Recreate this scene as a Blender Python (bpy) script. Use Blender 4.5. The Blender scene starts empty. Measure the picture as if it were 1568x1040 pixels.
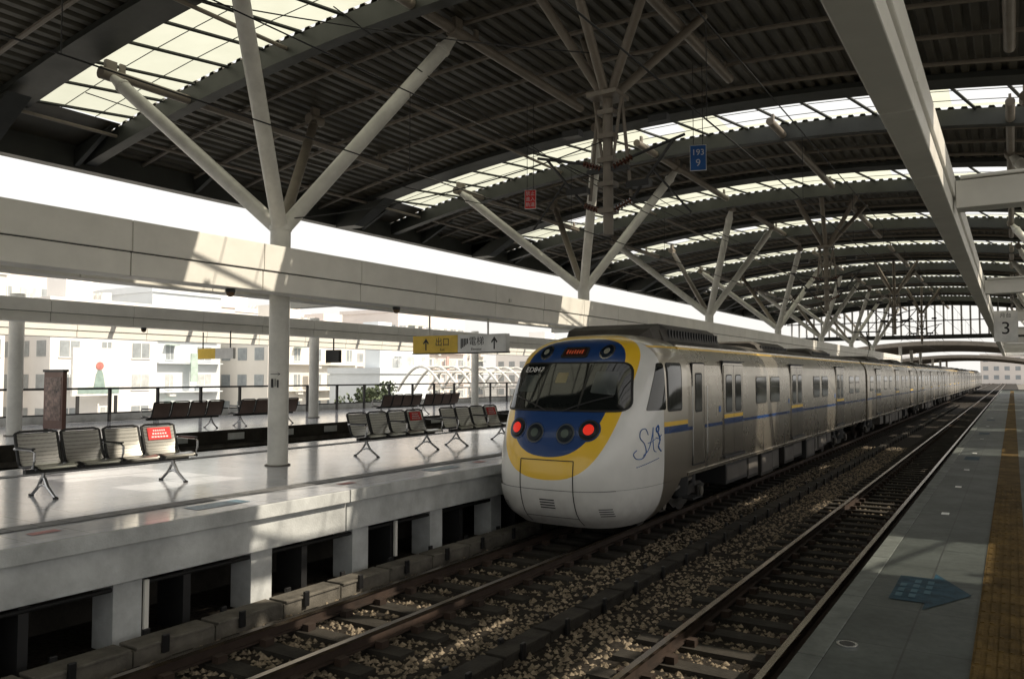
import bpy, math, random
from mathutils import Vector, Matrix
random.seed(7)
S=bpy.context.scene
R=random.random
# ---------------------------------------------------------------- materials
MATS={}
def mat(name,col,rough=.5,metal=0.,var=.15,vscale=1.5,bump=0.,bscale=40.,dark=None,spec=.5,emit=0,coat=0.):
    if name in MATS: return MATS[name]
    m=bpy.data.materials.new(name); m.use_nodes=True
    nt=m.node_tree; N=nt.nodes; L=nt.links
    b=N['Principled BSDF']
    b.inputs['Roughness'].default_value=rough
    b.inputs['Metallic'].default_value=metal
    b.inputs['Specular IOR Level'].default_value=spec
    b.inputs['Coat Weight'].default_value=coat
    tc=N.new('ShaderNodeTexCoord')
    no=N.new('ShaderNodeTexNoise'); no.inputs['Scale'].default_value=vscale; no.inputs['Detail'].default_value=4; no.inputs['Roughness'].default_value=.65
    L.new(tc.outputs['Object'],no.inputs['Vector'])
    mr=N.new('ShaderNodeMapRange'); mr.inputs[1].default_value=.3; mr.inputs[2].default_value=.7
    L.new(no.outputs['Fac'],mr.inputs[0])
    mx=N.new('ShaderNodeMix'); mx.data_type='RGBA'
    d=dark if dark else tuple(c*(1-var*2) for c in col)
    mx.inputs[6].default_value=(*d,1); mx.inputs[7].default_value=(*[min(1,c*(1+var*.3)) for c in col],1)
    L.new(mr.outputs[0],mx.inputs[0]); L.new(mx.outputs[2],b.inputs['Base Color'])
    mr2=N.new('ShaderNodeMapRange'); mr2.inputs[3].default_value=min(1,rough*1.25); mr2.inputs[4].default_value=rough*.8
    L.new(no.outputs['Fac'],mr2.inputs[0]); L.new(mr2.outputs[0],b.inputs['Roughness'])
    if bump>0:
        n2=N.new('ShaderNodeTexNoise'); n2.inputs['Scale'].default_value=bscale; n2.inputs['Detail'].default_value=3
        L.new(tc.outputs['Object'],n2.inputs['Vector'])
        bp=N.new('ShaderNodeBump'); bp.inputs['Strength'].default_value=bump; bp.inputs['Distance'].default_value=.02
        L.new(n2.outputs['Fac'],bp.inputs['Height']); L.new(bp.outputs[0],b.inputs['Normal'])
    if emit:
        b.inputs['Emission Color'].default_value=(*col,1); b.inputs['Emission Strength'].default_value=emit
    MATS[name]=m; return m
def mth(nt,op,a,b=None,c=None):
    n=nt.nodes.new('ShaderNodeMath'); n.operation=op
    for i,v in enumerate((a,b,c)):
        if v is None: continue
        if isinstance(v,(int,float)): n.inputs[i].default_value=v
        else: nt.links.new(v,n.inputs[i])
    return n.outputs[0]
def mixc(nt,f,a,b):
    n=nt.nodes.new('ShaderNodeMix'); n.data_type='RGBA'
    nt.links.new(f,n.inputs[0])
    for i,v in ((6,a),(7,b)):
        if isinstance(v,tuple): n.inputs[i].default_value=(*v,1)
        else: nt.links.new(v,n.inputs[i])
    return n.outputs[2]

white=mat('white_paint',(.88,.86,.80),.4,var=.06,vscale=1.2)
colm=mat('column_paint',(.72,.71,.66),.36,var=.12,vscale=2)
concw=mat('edge_concrete',(.64,.66,.66),.6,var=.2,vscale=1.6,bump=.2)
conc=mat('concrete',(.17,.155,.13),.85,var=.3,vscale=2.2,bump=.35)
concd=mat('concrete_dark',(.045,.04,.033),.9,var=.3,vscale=2,bump=.4,spec=.3)
deckm=mat('roof_deck_paint',(.060,.054,.038),.5,var=.15,vscale=.6)
ribm=mat('roof_rib_paint',(.030,.033,.028),.5,var=.15)
pipem=mat('roof_pipe_paint',(.22,.19,.155),.45,var=.12)
dark=mat('dark_steel',(.025,.025,.026),.5)
black=mat('black_plastic',(.012,.012,.013),.4)
rubber=mat('rubber',(.01,.01,.01),.6)
chrome=mat('chrome',(.65,.65,.65),.25,1.)
steel=mat('stainless',(.52,.475,.40),.27,.85,var=.1,vscale=.8)
steel2=mat('stainless_door',(.45,.41,.345),.25,.85,var=.1)
rooft=mat('train_roof_paint',(.09,.08,.068),.6,var=.3)
under=mat('underfloor_grime',(.03,.026,.022),.7,var=.3,bump=.3)
blue=mat('train_blue',(.010,.048,.18),.25,coat=.5,var=.05)
yellow=mat('train_yellow',(.88,.55,.04),.35,var=.05)
glass=mat('dark_glass',(.010,.012,.012),.05,var=.1,spec=.5)
winglass=mat('side_glass',(.02,.022,.02),.07,var=.2,spec=.8)
railm=mat('rail_top',(.45,.39,.33),.2,1.,var=.1)
rust=mat('rail_rust',(.045,.026,.017),.8,var=.3)
red=mat('sign_red',(.7,.03,.03),.5)
redl=mat('lamp_red',(.9,.03,.015),.25,emit=.4,var=.02)
lampg=mat('lamp_glass',(.010,.018,.03),.2,var=.3,spec=.35)
signb=mat('sign_blue',(.02,.13,.45),.4)
signy=mat('sign_yellow',(.9,.60,.05),.45)
signw=mat('sign_white',(.88,.88,.86),.45)
txt=mat('text_white',(.85,.85,.85),.5); txtk=mat('text_black',(.02,.02,.02),.5)
cable=mat('cable_black',(.01,.01,.01),.6)
insul=mat('insulator_brown',(.10,.035,.02),.25)
tact=mat('tactile_yellow',(.125,.078,.02),.8,var=.3,vscale=4,bump=.4,spec=.2)
stickb=mat('floor_sticker_blue',(.008,.05,.085),.55,var=.3,vscale=9,spec=.3)

def perf():
    m=mat('perforated_steel',(.6,.59,.55),.3,1.,var=.1); nt=m.node_tree;N=nt.nodes;L=nt.links
    b=N['Principled BSDF']; tc=N.new('ShaderNodeTexCoord'); v=N.new('ShaderNodeTexVoronoi'); v.inputs['Scale'].default_value=60; v.inputs['Randomness'].default_value=0
    L.new(tc.outputs['Object'],v.inputs['Vector'])
    f=mth(nt,'LESS_THAN',v.outputs['Distance'],.33)
    src=b.inputs['Base Color'].links[0].from_socket
    L.new(mixc(nt,f,src,(.03,.03,.03)),b.inputs['Base Color'])
    return m
perfm=perf()
perfd=mat('bench_brown',(.20,.14,.115),.35,.4)

def tiled(name,c1,c2,rough,sx,sy,grout,spec=.5,vs=.8,tv=.35,stain=0):
    m=mat(name,c1,rough,var=.1,vscale=vs,dark=c2,spec=spec); nt=m.node_tree;N=nt.nodes;L=nt.links
    b=N['Principled BSDF']; tc=N.new('ShaderNodeTexCoord'); sp=N.new('ShaderNodeSeparateXYZ'); L.new(tc.outputs['Object'],sp.inputs[0])
    fs=[]
    for o,s in ((0,sx),(1,sy)):
        a=mth(nt,'FRACT',mth(nt,'MULTIPLY',sp.outputs[o],1/s))
        fs.append(mth(nt,'LESS_THAN',a,.012/s))
    f=mth(nt,'MAXIMUM',fs[0],fs[1])
    cb=N.new('ShaderNodeCombineXYZ')
    for o,s in ((0,sx),(1,sy)): L.new(mth(nt,'FLOOR',mth(nt,'MULTIPLY',sp.outputs[o],1/s)),cb.inputs[o])
    wn=N.new('ShaderNodeTexWhiteNoise'); L.new(cb.outputs[0],wn.inputs['Vector'])
    k=mth(nt,'MULTIPLY',wn.outputs['Value'],tv)
    src=b.inputs['Base Color'].links[0].from_socket
    c=mixc(nt,k,src,c2)
    if stain:
        n3=N.new('ShaderNodeTexNoise'); n3.inputs['Scale'].default_value=14; n3.inputs['Detail'].default_value=5; n3.inputs['Roughness'].default_value=.75; L.new(tc.outputs['Object'],n3.inputs['Vector'])
        mr=N.new('ShaderNodeMapRange'); mr.inputs[1].default_value=.42; mr.inputs[2].default_value=.66; mr.inputs[4].default_value=stain; L.new(n3.outputs['Fac'],mr.inputs[0])
        c=mixc(nt,mr.outputs[0],c,tuple(q*.35 for q in c2))
    L.new(mixc(nt,mth(nt,'MULTIPLY',f,.75),c,grout),b.inputs['Base Color'])
    return m
floorm=tiled('platform_terrazzo',(.52,.53,.57),(.37,.385,.43),.14,.6,.6,(.2,.2,.2),spec=.7,stain=.10)
floorr=tiled('platform_paving',(.085,.100,.094),(.045,.053,.049),.45,.6,.9,(.015,.015,.015),spec=.35,vs=1.6,tv=.6,stain=.5)
ballm=mat('ballast_bed',(.035,.029,.023),.95,var=.4,vscale=14,bump=1.,bscale=18,spec=.2)
stonem=mat('ballast_stone',(.34,.28,.205),.95,var=.42,vscale=9,spec=.1)

def shell():
    m=bpy.data.materials.new('train_nose_paint'); m.use_nodes=True; nt=m.node_tree;N=nt.nodes;L=nt.links
    b=N['Principled BSDF']; tc=N.new('ShaderNodeTexCoord'); sp=N.new('ShaderNodeSeparateXYZ'); L.new(tc.outputs['Object'],sp.inputs[0])
    x,y,z=sp.outputs
    h=mth(nt,'ADD',mth(nt,'MULTIPLY_ADD',mth(nt,'MULTIPLY',x,x),.22,1.42),mth(nt,'MULTIPLY',mth(nt,'ADD',y,.43),1.32))
    t=mth(nt,'SUBTRACT',z,h)
    fb=mth(nt,'GREATER_THAN',t,0.0); fy=mth(nt,'GREATER_THAN',t,-.32)
    fs=mth(nt,'GREATER_THAN',y,1.22)
    no=N.new('ShaderNodeTexNoise'); no.inputs['Scale'].default_value=2.5; no.inputs['Detail'].default_value=5; L.new(tc.outputs['Object'],no.inputs['Vector'])
    wh=mixc(nt,no.outputs['Fac'],(.66,.66,.64),(.84,.83,.80))
    c=mixc(nt,fs,wh,(.52,.475,.40))
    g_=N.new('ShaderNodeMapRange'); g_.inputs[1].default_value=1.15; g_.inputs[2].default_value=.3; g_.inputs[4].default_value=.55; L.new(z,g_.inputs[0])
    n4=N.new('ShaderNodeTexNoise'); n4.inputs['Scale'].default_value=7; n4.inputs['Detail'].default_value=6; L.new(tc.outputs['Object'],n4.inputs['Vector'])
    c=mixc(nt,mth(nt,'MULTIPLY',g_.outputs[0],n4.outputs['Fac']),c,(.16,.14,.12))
    c=mixc(nt,fy,c,(.88,.55,.035)); c=mixc(nt,fb,c,(.010,.048,.18))
    L.new(c,b.inputs['Base Color'])
    notp=mth(nt,'SUBTRACT',1,fy)
    L.new(mth(nt,'MULTIPLY',mth(nt,'MULTIPLY',fs,notp),.8),b.inputs['Metallic'])
    b.inputs['Roughness'].default_value=.28; b.inputs['Coat Weight'].default_value=.3
    return m
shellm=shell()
def panem():
    m=bpy.data.materials.new('skylight_pane'); m.use_nodes=True; nt=m.node_tree;N=nt.nodes;L=nt.links
    N.remove(N['Principled BSDF']); o=N['Material Output']
    tc=N.new('ShaderNodeTexCoord'); no=N.new('ShaderNodeTexNoise'); no.inputs['Scale'].default_value=.9; no.inputs['Detail'].default_value=3; L.new(tc.outputs['Object'],no.inputs['Vector'])
    t=N.new('ShaderNodeBsdfTranslucent'); L.new(mixc(nt,no.outputs['Fac'],(.44,.46,.38),(.60,.62,.54)),t.inputs[0])
    d=N.new('ShaderNodeBsdfDiffuse'); d.inputs[0].default_value=(.6,.6,.56,1)
    mx=N.new('ShaderNodeMixShader'); mx.inputs[0].default_value=.15
    L.new(t.outputs[0],mx.inputs[1]); L.new(d.outputs[0],mx.inputs[2]); L.new(mx.outputs[0],o.inputs[0])
    return m
panemat=panem()

# ---------------------------------------------------------------- mesh helper
class MB:
    def __init__(s): s.v=[];s.f=[];s.m=[];s.mats=[]
    def mi(s,m):
        if m not in s.mats: s.mats.append(m)
        return s.mats.index(m)
    def add(s,vs,fs,m):
        o=len(s.v); s.v+= [tuple(v) for v in vs]; k=s.mi(m)
        for f in fs: s.f.append([i+o for i in f]); s.m.append(k)
    def box(s,x0,x1,y0,y1,z0,z1,m):
        vs=[(x,y,z) for z in (z0,z1) for y in (y0,y1) for x in (x0,x1)]
        s.add(vs,[(0,2,3,1),(4,5,7,6),(0,1,5,4),(2,6,7,3),(0,4,6,2),(1,3,7,5)],m)
    def cyl(s,p0,p1,r0,m,r1=None,seg=12,cap=True):
        if r1 is None: r1=r0
        p0=Vector(p0);p1=Vector(p1);d=(p1-p0).normalized()
        a=d.orthogonal().normalized(); b=d.cross(a)
        vs=[];n=seg
        for p,r in ((p0,r0),(p1,r1)):
            for i in range(n):
                t=2*math.pi*i/n; vs.append(p+(a*math.cos(t)+b*math.sin(t))*r)
        fs=[(i,(i+1)%n,n+(i+1)%n,n+i) for i in range(n)]
        if cap: fs+= [tuple(range(n-1,-1,-1)),tuple(range(n,2*n))]
        s.add(vs,fs,m)
    def tube(s,pts,r,m,seg=8):
        pts=[Vector(p) for p in pts]; vs=[];n=seg
        for i,p in enumerate(pts):
            d=(pts[min(i+1,len(pts)-1)]-pts[max(i-1,0)]).normalized()
            a=Vector((0,0,1)) if abs(d.z)<.9 else Vector((0,1,0))
            a=(a-d*a.dot(d)).normalized(); b=d.cross(a)
            for k in range(n):
                t=2*math.pi*k/n; vs.append(p+(a*math.cos(t)+b*math.sin(t))*r)
        fs=[]
        for i in range(len(pts)-1):
            for k in range(n): fs.append((i*n+k,i*n+(k+1)%n,(i+1)*n+(k+1)%n,(i+1)*n+k))
        fs+=[tuple(range(n)),tuple(range((len(pts)-1)*n,len(pts)*n))]
        s.add(vs,fs,m)
    def grid(s,rows,m,closed=False):
        n=len(rows[0]); vs=[p for r in rows for p in r]; fs=[]
        for i in range(len(rows)-1):
            for k in range(n-1 if not closed else n):
                fs.append((i*n+k,i*n+(k+1)%n,(i+1)*n+(k+1)%n,(i+1)*n+k))
        s.add(vs,fs,m)
    def poly(s,pts,m): s.add(pts,[tuple(range(len(pts)))],m)
    def prism(s,pts,off,m):
        n=len(pts); off=Vector(off); vs=[Vector(p) for p in pts]+[Vector(p)+off for p in pts]
        s.add(vs,[tuple(range(n-1,-1,-1)),tuple(range(n,2*n))]+[(i,(i+1)%n,n+(i+1)%n,n+i) for i in range(n)],m)
    def build(s,name,parent=None,smooth=False,bevel=0,angle=35):
        me=bpy.data.meshes.new(name); me.from_pydata(s.v,[],s.f)
        for m in s.mats: me.materials.append(m)
        for p,k in zip(me.polygons,s.m): p.material_index=k
        if smooth:
            for p in me.polygons: p.use_smooth=True
            me.set_sharp_from_angle(angle=math.radians(angle))
        me.update()
        ob=bpy.data.objects.new(name,me); S.collection.objects.link(ob)
        if parent: ob.parent=parent
        if bevel:
            bv=ob.modifiers.new('bevel','BEVEL'); bv.width=bevel; bv.segments=2; bv.limit_method='ANGLE'
        return ob
def empty(name,loc=(0,0,0)):
    e=bpy.data.objects.new(name,None); e.location=loc; e.empty_display_size=.3; S.collection.objects.link(e); return e
def inst(name,me,parent=None,loc=(0,0,0),rot=(0,0,0)):
    o=bpy.data.objects.new(name,me); S.collection.objects.link(o); o.location=loc; o.rotation_euler=rot
    if parent: o.parent=parent
    return o
def text(name,body,size,loc,rot,m,parent=None,ax='CENTER'):
    c=bpy.data.curves.new(name,'FONT'); c.body=body; c.size=size; c.align_x=ax; c.align_y='CENTER'; c.extrude=.001
    t=bpy.data.objects.new(name+'_tmp',c); S.collection.objects.link(t)
    bpy.context.view_layer.update()
    me=bpy.data.meshes.new_from_object(t); bpy.data.objects.remove(t)
    me.materials.clear(); me.materials.append(m)
    return inst(name,me,parent,loc,rot)
def interp(tab,z):
    if z<=tab[0][0]: return tab[0][1]
    for i in range(len(tab)-1):
        a,b=tab[i],tab[i+1]
        if z<=b[0]:
            p0=tab[max(i-1,0)];p3=tab[min(i+2,len(tab)-1)]
            h=b[0]-a[0]; t=(z-a[0])/h
            m0=(b[1]-p0[1])/(b[0]-p0[0]) if b[0]!=p0[0] else 0
            m1=(p3[1]-a[1])/(p3[0]-a[0]) if p3[0]!=a[0] else 0
            return (2*t**3-3*t*t+1)*a[1]+(t**3-2*t*t+t)*h*m0+(-2*t**3+3*t*t)*b[1]+(t**3-t*t)*h*m1
    return tab[-1][1]
def attach(ob,e):
    ob.parent=e; ob.matrix_parent_inverse=Matrix.Translation(-Vector(e.location)); return ob

PZ=1.15
# ---------------------------------------------------------------- ground / viaduct
g=MB(); g.add([(-1500,-1500,-6),(1500,-1500,-6),(1500,1500,-6),(-1500,1500,-6)],[(0,1,2,3)],mat('city_ground',(.30,.29,.27),.9,var=.2,vscale=.02)); g.build('ground')
g=MB(); g.box(-31,14,-40,420,-5.9,-.42,conc); g.build('viaduct_deck')
g=MB()
g.box(-9.9,1.0,-30,400,-.419,-.22,ballm)
g.box(-22.0,-14.0,-30,400,-.419,-.22,ballm)
g.build('ballast_bed')
g=MB()
ico=[(0,0,1),(.9,0,.2),(.2,.85,.1),(-.8,.3,.25),(-.4,-.8,.15),(.5,-.7,.3)]
icf=[(0,1,2),(0,2,3),(0,3,4),(0,4,5),(0,5,1)]
def stone(x,y,z,s):
    a=R()*6.28; ca,sa=math.cos(a),math.sin(a); sx=.7+.7*R(); sy=.7+.6*R();sz=.6+.7*R()
    vs=[]
    for p in ico:
        px,py,pz=p[0]*sx+R()*.3,p[1]*sy+R()*.3,p[2]*sz
        vs.append((x+(px*ca-py*sa)*s,y+(px*sa+py*ca)*s,z+pz*s))
    g.add(vs,icf,stonem)
for i in range(36000):
    y=3+ (R()**1.6)*34
    x=-8.1+R()*7.0
    if y>11.5 and x<-5.6: continue
    stone(x,y,-.225,.018+.026*R())
g.build('ballast_stones')
def track(name,cx,y0,y1,near=60):
    e=empty(name,(cx,0,0))
    r=MB()
    for sx in (-1,1):
        x=sx*.56
        r.box(x-.035,x+.035,y0,y1,-.035,0,railm)
        r.box(x-.015,x+.015,y0,y1,-.12,-.035,rust)
        r.box(x-.065,x+.065,y0,y1,-.14,-.12,rust)
    r.build('rails',e)
    t=MB(); y=y0
    while y<min(y1,near*2):
        t.box(-1.05,1.05,y,y+.24,-.30,-.165,concd)
        if y<near:
            for sx in (-1,1):
                for k in (-1,1):
                    t.box(sx*.56+k*.13-.05,sx*.56+k*.13+.05,y+.06,y+.18,-.165,-.09,rust)
        y+=.62
    t.build('sleepers',e)
track('railway_track',-2.63,-25,400)
track('railway_track',-6.6,-25,400)
track('railway_track',-16.3,-25,200,20)
track('railway_track',-19.3,-25,200,20)
def trough(x0,x1,zt,m):
    t=MB(); y=-5.
    while y<90:
        t.box(x0,x1,y,y+.985,-.3,zt,m)
        t.box(x0-.02,x1+.02,y+.02,y+.96,zt+.001,zt+.035,m)
        for xx in (x0-.05,x1+.01):
            t.box(xx,xx+.04,y+.3,y+.38,zt-.1,zt+.09,black)
        y+=1.0
    t.build('cable_trough',bevel=.008)
trough(-8.02,-7.74,-.04,conc); trough(-4.72,-4.50,-.12,concd)
# ---------------------------------------------------------------- left platform
e=empty('station_platform',(-11.5,0,0))
b=MB(); b.box(-14.8,-8.32,-25,105,.62,1.146,conc)
attach(b.build('slab'),e)
b=MB(); b.add([(-14.8,-25,PZ),(-8.16,-25,PZ),(-8.16,105,PZ),(-14.8,105,PZ)],[(0,1,2,3)],floorm); attach(b.build('floor_finish'),e)
b=MB(); y=-25
while y<105:
    L_=5.6
    b.box(-8.32,-8.15,y,y+L_-.02,.97,1.147,concw)
    b.box(-8.319,-8.23,y,y+L_-.02,.55,.965,concw)
    b.box(-14.95,-14.8,y,y+L_-.02,.6,1.147,concw)
    y+=L_
attach(b.build('edge_fascia',bevel=.01),e)
b=MB(); y=-2.3
while y<100:
    b.box(-8.75,-8.36,y,y+.34,-.4,.62,concw); b.box(-8.9,-8.4,y+.9,y+1.0,-.4,.62,dark); y+=1.86
b.box(-9.9,-9.7,-25,105,-.4,.619,concd); b.box(-14.7,-14.5,-25,105,-.4,.619,concd)
attach(b.build('support_piers'),e)
b=MB(); b.cyl((-8.40,-20,.46),(-8.40,100,.46),.025,cable)
for k in range(30): b.box(-8.37,-8.33,1.2+4.3*k,1.25+4.3*k,-.05,.5,white)
attach(b.build('conduits'),e)
b=MB()
stripg=mat('tactile_grey',(.17,.17,.17),.6,var=.2,vscale=6)
for x0,x1 in ((-9.25,-8.98),(-14.0,-13.75)):
    y=-10
    while y<100:
        b.box(x0,x1,y,y+.29,PZ+.004,PZ+.010,stripg); y+=.3
attach(b.build('tactile_strip'),e)
b=MB()
redf=mat('floor_mark_red',(.45,.12,.10),.5,var=.3,vscale=8); bluef=mat('floor_mark_blue',(.10,.20,.27),.4,var=.3,vscale=8)
for y in (4.4,8.9,12.5,18,24): b.add([(-8.75,y,PZ+.005),(-8.6,y,PZ+.005),(-8.6,y+.3,PZ+.005),(-8.75,y+.3,PZ+.005)],[(0,1,2,3)],redf)
for y in (6.3,11.,16): b.add([(-8.8,y,PZ+.005),(-8.5,y,PZ+.005),(-8.5,y+.8,PZ+.005),(-8.8,y+.8,PZ+.005)],[(0,1,2,3)],bluef)
attach(b.build('floor_markings'),e)
# ---------------------------------------------------------------- right platform
e=empty('station_platform',(2.3,0,0))
b=MB(); b.box(-1.12,8.6,-25,110,.85,1.146,concd); b.box(-.9,-.7,-25,110,-.42,.849,concd); attach(b.build('slab'),e)
b=MB(); b.add([(-.98,-25,PZ),(8.6,-25,PZ),(8.6,110,PZ),(-.98,110,PZ)],[(0,1,2,3)],floorr); attach(b.build('floor_finish'),e)
b=MB(); y=-25
edge=mat('edge_strip',(.13,.145,.135),.55,var=.25,vscale=5)
while y<110:
    b.box(-1.13,-.985,y,y+1.49,.86,1.153,edge); y+=1.5
attach(b.build('edge_strip',bevel=.006),e)
b=MB(); y=-10
while y<100:
    b.box(-.24,.06,y,y+.295,PZ+.004,PZ+.009,tact)
    if y<14:
        for i in range(5): b.box(-.225+i*.058,-.2+i*.058,y+.02,y+.275,PZ+.009,PZ+.014,tact)
    y+=.3
attach(b.build('tactile_strip'),e)
b=MB(); z=PZ+.005
def Q(pts,m): b.add([(x,y,z) for x,y in pts],[tuple(range(len(pts)))],m)
Q([(-.82,6.55),(-.58,6.55),(-.58,6.35),(-.30,6.95),(-.58,7.55),(-.58,7.35),(-.82,7.35)],stickb)
tw=mat('sticker_text',(.05,.12,.16),.5,spec=.3)
z=PZ+.009
for i in range(3):
    for j in range(4):
        if (i*4+j)%5==3: continue
        Q([(-.79+.09*i,6.65+.16*j),(-.745+.09*i,6.65+.16*j),(-.745+.09*i,6.76+.16*j),(-.79+.09*i,6.76+.16*j)],tw)
z=PZ+.005
for y in (18,26,34): Q([(-.85,y),(-.6,y),(-.6,y+.8),(-.85,y+.8)],stickb)
attach(b.build('floor_sticker'),e)
b=MB()
for y in (10.8,13.5,16,19.5,24,30,36): b.box(-.76,-.68,y,y+.12,PZ+.004,PZ+.012,signw)
attach(b.build('floor_markers'),e)
b=MB(); b.cyl((-.90,5.3,PZ+.002),(-.90,5.3,PZ+.010),.062,chrome,seg=24); b.cyl((-.90,5.3,PZ+.010),(-.90,5.3,PZ+.012),.045,dark,seg=24)
attach(b.build('floor_cap'),e)
b=MB()
wl=mat('wall_cladding',(.45,.44,.40),.7,var=.15)
b.box(8.7,8.9,-40,110,-.4,2.3,wl)
for k in range(38): b.box(8.62,8.699,-38+4*k,-37.7+4*k,1.15,2.4,conc)
b.build('parapet_wall')
# ---------------------------------------------------------------- far platform
e=empty('station_platform',(-24,0,0))
b=MB(); b.box(-28.2,-20.4,-25,105,.6,1.146,conc); attach(b.build('slab'),e)
b=MB(); b.add([(-28.2,-25,PZ),(-20.3,-25,PZ),(-20.3,105,PZ),(-28.2,105,PZ)],[(0,1,2,3)],floorm); attach(b.build('floor_finish'),e)
b=MB(); b.box(-20.4,-20.25,-25,105,.75,1.147,concd); b.box(-20.9,-20.7,-25,105,-.4,.7,concd); attach(b.build('edge_fascia'),e)
b=MB()
for k in range(60): b.box(-20.24,-20.22,-20+2*k,-19.4+2*k,.85,1.05,concw)
attach(b.build('edge_marks'),e)
b=MB(); y=-10
while y<100:
    b.box(-27.6,-27.5,y,y+.09,PZ,PZ+1.15,dark); y+=1.9
b.box(-27.62,-27.48,-10,100,PZ+1.15,PZ+1.22,dark); b.box(-27.58,-27.54,-10,100,PZ+.28,PZ+.33,dark)
b.box(-28.1,-27.9,-25,105,PZ-.1,PZ+.3,concw)
b.build('platform_railing')

# ---------------------------------------------------------------- roof
def rz(x): return 10.0-.009*(x+7.5)**2
XL,XR=-20.,8.
HS=1.05
SK=[-6.,2.3,10.2,22.1,30.4,38.7,47.0,55.3,63.6,71.9,80.2]
YS,YE=-14.,86.
roof=empty('station_roof',(-6,0,9))
d=MB()
def strip_deck(mb,xa,xb,y0,y1):
    xs=[];x=xa
    while x<xb-.01:
        for o,z in ((0,0),(.13,0),(.17,.075),(.26,.075)):
            if x+o<xb: xs.append((x+o,z))
        x+=.30
    xs.append((xb,0))
    mb.grid([[(x,y,rz(x)+z) for x,z in xs] for y in (y0,y1)],deckm)
bounds=[YS]
for s in SK: bounds+=[s-HS,s+HS]
bounds.append(YE)
for i in range(0,len(bounds),2):
    y0,y1=bounds[i],bounds[i+1]
    strip_deck(d,XL,XR,y0,y1)
for s in SK: d.grid([[(x,y,rz(x)+.03) for x in (XL,XL+.8,XL+1.6)] for y in (s-HS,s+HS)],deckm)
attach(d.build('corrugated_deck'),roof)
d=MB()
def arch(mb,y0,y1,dz0,dz1,m,n=44,xa=XL,xb=XR):
    rows=[]
    for i in range(n+1):
        x=xa+(xb-xa)*i/n; z=rz(x)
        rows.append([(x,y0,z-dz0),(x,y1,z-dz0),(x,y1,z-dz1),(x,y0,z-dz1)])
    mb.grid(rows,m,closed=True)
    mb.poly(rows[0],m); mb.poly(rows[-1],m)
for s in SK:
    arch(d,s-HS-.75,s-HS-.01,.0,.13,ribm); arch(d,s+HS+.01,s+HS+.30,.0,.42,ribm)
attach(d.build('arch_ribs'),roof)
d=MB()
for i in range(0,len(bounds),2):
    y0,y1=bounds[i],bounds[i+1]
    n=max(1,round((y1-y0)/1.55))
    if y0<-8: continue
    for k in range(1,n):
        y=y0+(y1-y0)*k/n
        pts=[(XL+(XR-XL)*j/30,y,rz(XL+(XR-XL)*j/30)-.07) for j in range(31)]
        d.tube(pts,.05,pipem,seg=6)
attach(d.build('purlins',smooth=True),roof)
pn=MB(); ml=MB()
random.seed(23)
for si,s in enumerate(SK):
    x=XL+1.6;k=0
    while x<XR-.3:
        x1=min(x+1.15,XR)
        k+=1
        op=False; w=1.1+.5*R(); r_=R()  # invented pane openings, shaped to drop sun patches on platform and tracks
        if 5<s<75:
            if s<25 and x>-7.2: op=(k%5!=0); w=1.75
            elif x>-3.5: op=r_<.8
            else: op=r_<.18; w=1.0
        z0,z1=rz(x)+.06,rz(x1)+.06
        if op:
            a=s+(R()-.5)*.15
            pn.add([(x,s-HS,z0),(x1,s-HS,z1),(x1,a-w/2,z1),(x,a-w/2,z0)],[(0,1,2,3)],panemat)
            pn.add([(x,a+w/2,z0),(x1,a+w/2,z1),(x1,s+HS,z1),(x,s+HS,z0)],[(0,1,2,3)],panemat)
        else:
            pn.add([(x,s-HS,z0),(x1,s-HS,z1),(x1,s+HS,z1),(x,s+HS,z0)],[(0,1,2,3)],panemat)
        ml.cyl((x,s-HS,rz(x)-.0),(x+.5,s+HS,rz(x+.5)-.0),.04,ribm,seg=6)
        x=x1
    for yy in (s-.4,s+.4):
        pts=[(XL+1.6+(XR-XL-1.7)*j/30,yy,rz(XL+1.6+(XR-XL-1.7)*j/30)+.03) for j in range(31)]
        ml.tube(pts,.010,ribm,seg=5)
attach(pn.build('skylight_panes'),roof); attach(ml.build('skylight_mullions'),roof)
d=MB()
for xe,sg in ((XL,-1),(XR,1)):
    a,b_=sorted((xe,xe+sg*.35)); d.box(a,b_,YS,YE,rz(xe)-.55,rz(xe)+.1,ribm)
    a,b_=sorted((xe+sg*.35,xe+sg*.6)); d.box(a,b_,YS,YE,rz(xe)-.35,rz(xe)-.15,ribm)
for k in range(28):
    y=-10+3.5*k
    d.prism([(XL+.01,y,rz(XL)-.5),(XL+1.6,y,rz(XL+1.6)-.05),(XL+.01,y,rz(XL)-.05)],(0,.12,0),ribm)
for s in SK:
    d.prism([(XL+.02,s-1.9,rz(XL)-.62),(XL+.9,s-1.9,rz(XL)-.62),(XL+2.3,s-1.9,rz(XL+2.3)-.3),(XL+.02,s-1.9,rz(XL)-.1)],(0,.5,0),ribm)
attach(d.build('eave_beams'),roof)
d=MB()
for x in (-18.6,-15.8,-12.6,-9.27,-5.4,-2.2,0.1,3.9,6.4):
    big = x in (-15.8,-9.27,-5.4,.1,6.4)
    if big:
        for k in range(-1,7):
            y=10.2+12.4*k-.9
            d.cyl((x,y,rz(x)-.30),(x,y+8.8,rz(x)-.30),.105,pipem,seg=12)
            for yy in (y+.3,y+4,y+8.4): d.box(x-.03,x+.03,yy,yy+.12,rz(x)-.25,rz(x)-.02,pipem)
    else:
        d.cyl((x,YS,rz(x)-.2),(x,YE,rz(x)-.2),.045,pipem,seg=8)
attach(d.build('longitudinal_pipes',smooth=True),roof)
d=MB(); Y=86.3
for k in range(38):
    x=-19.6+k*.74
    if x>7.8: break
    d.box(x,x+.16,Y,Y+.15,6.7,rz(x)-.1,signw)
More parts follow.
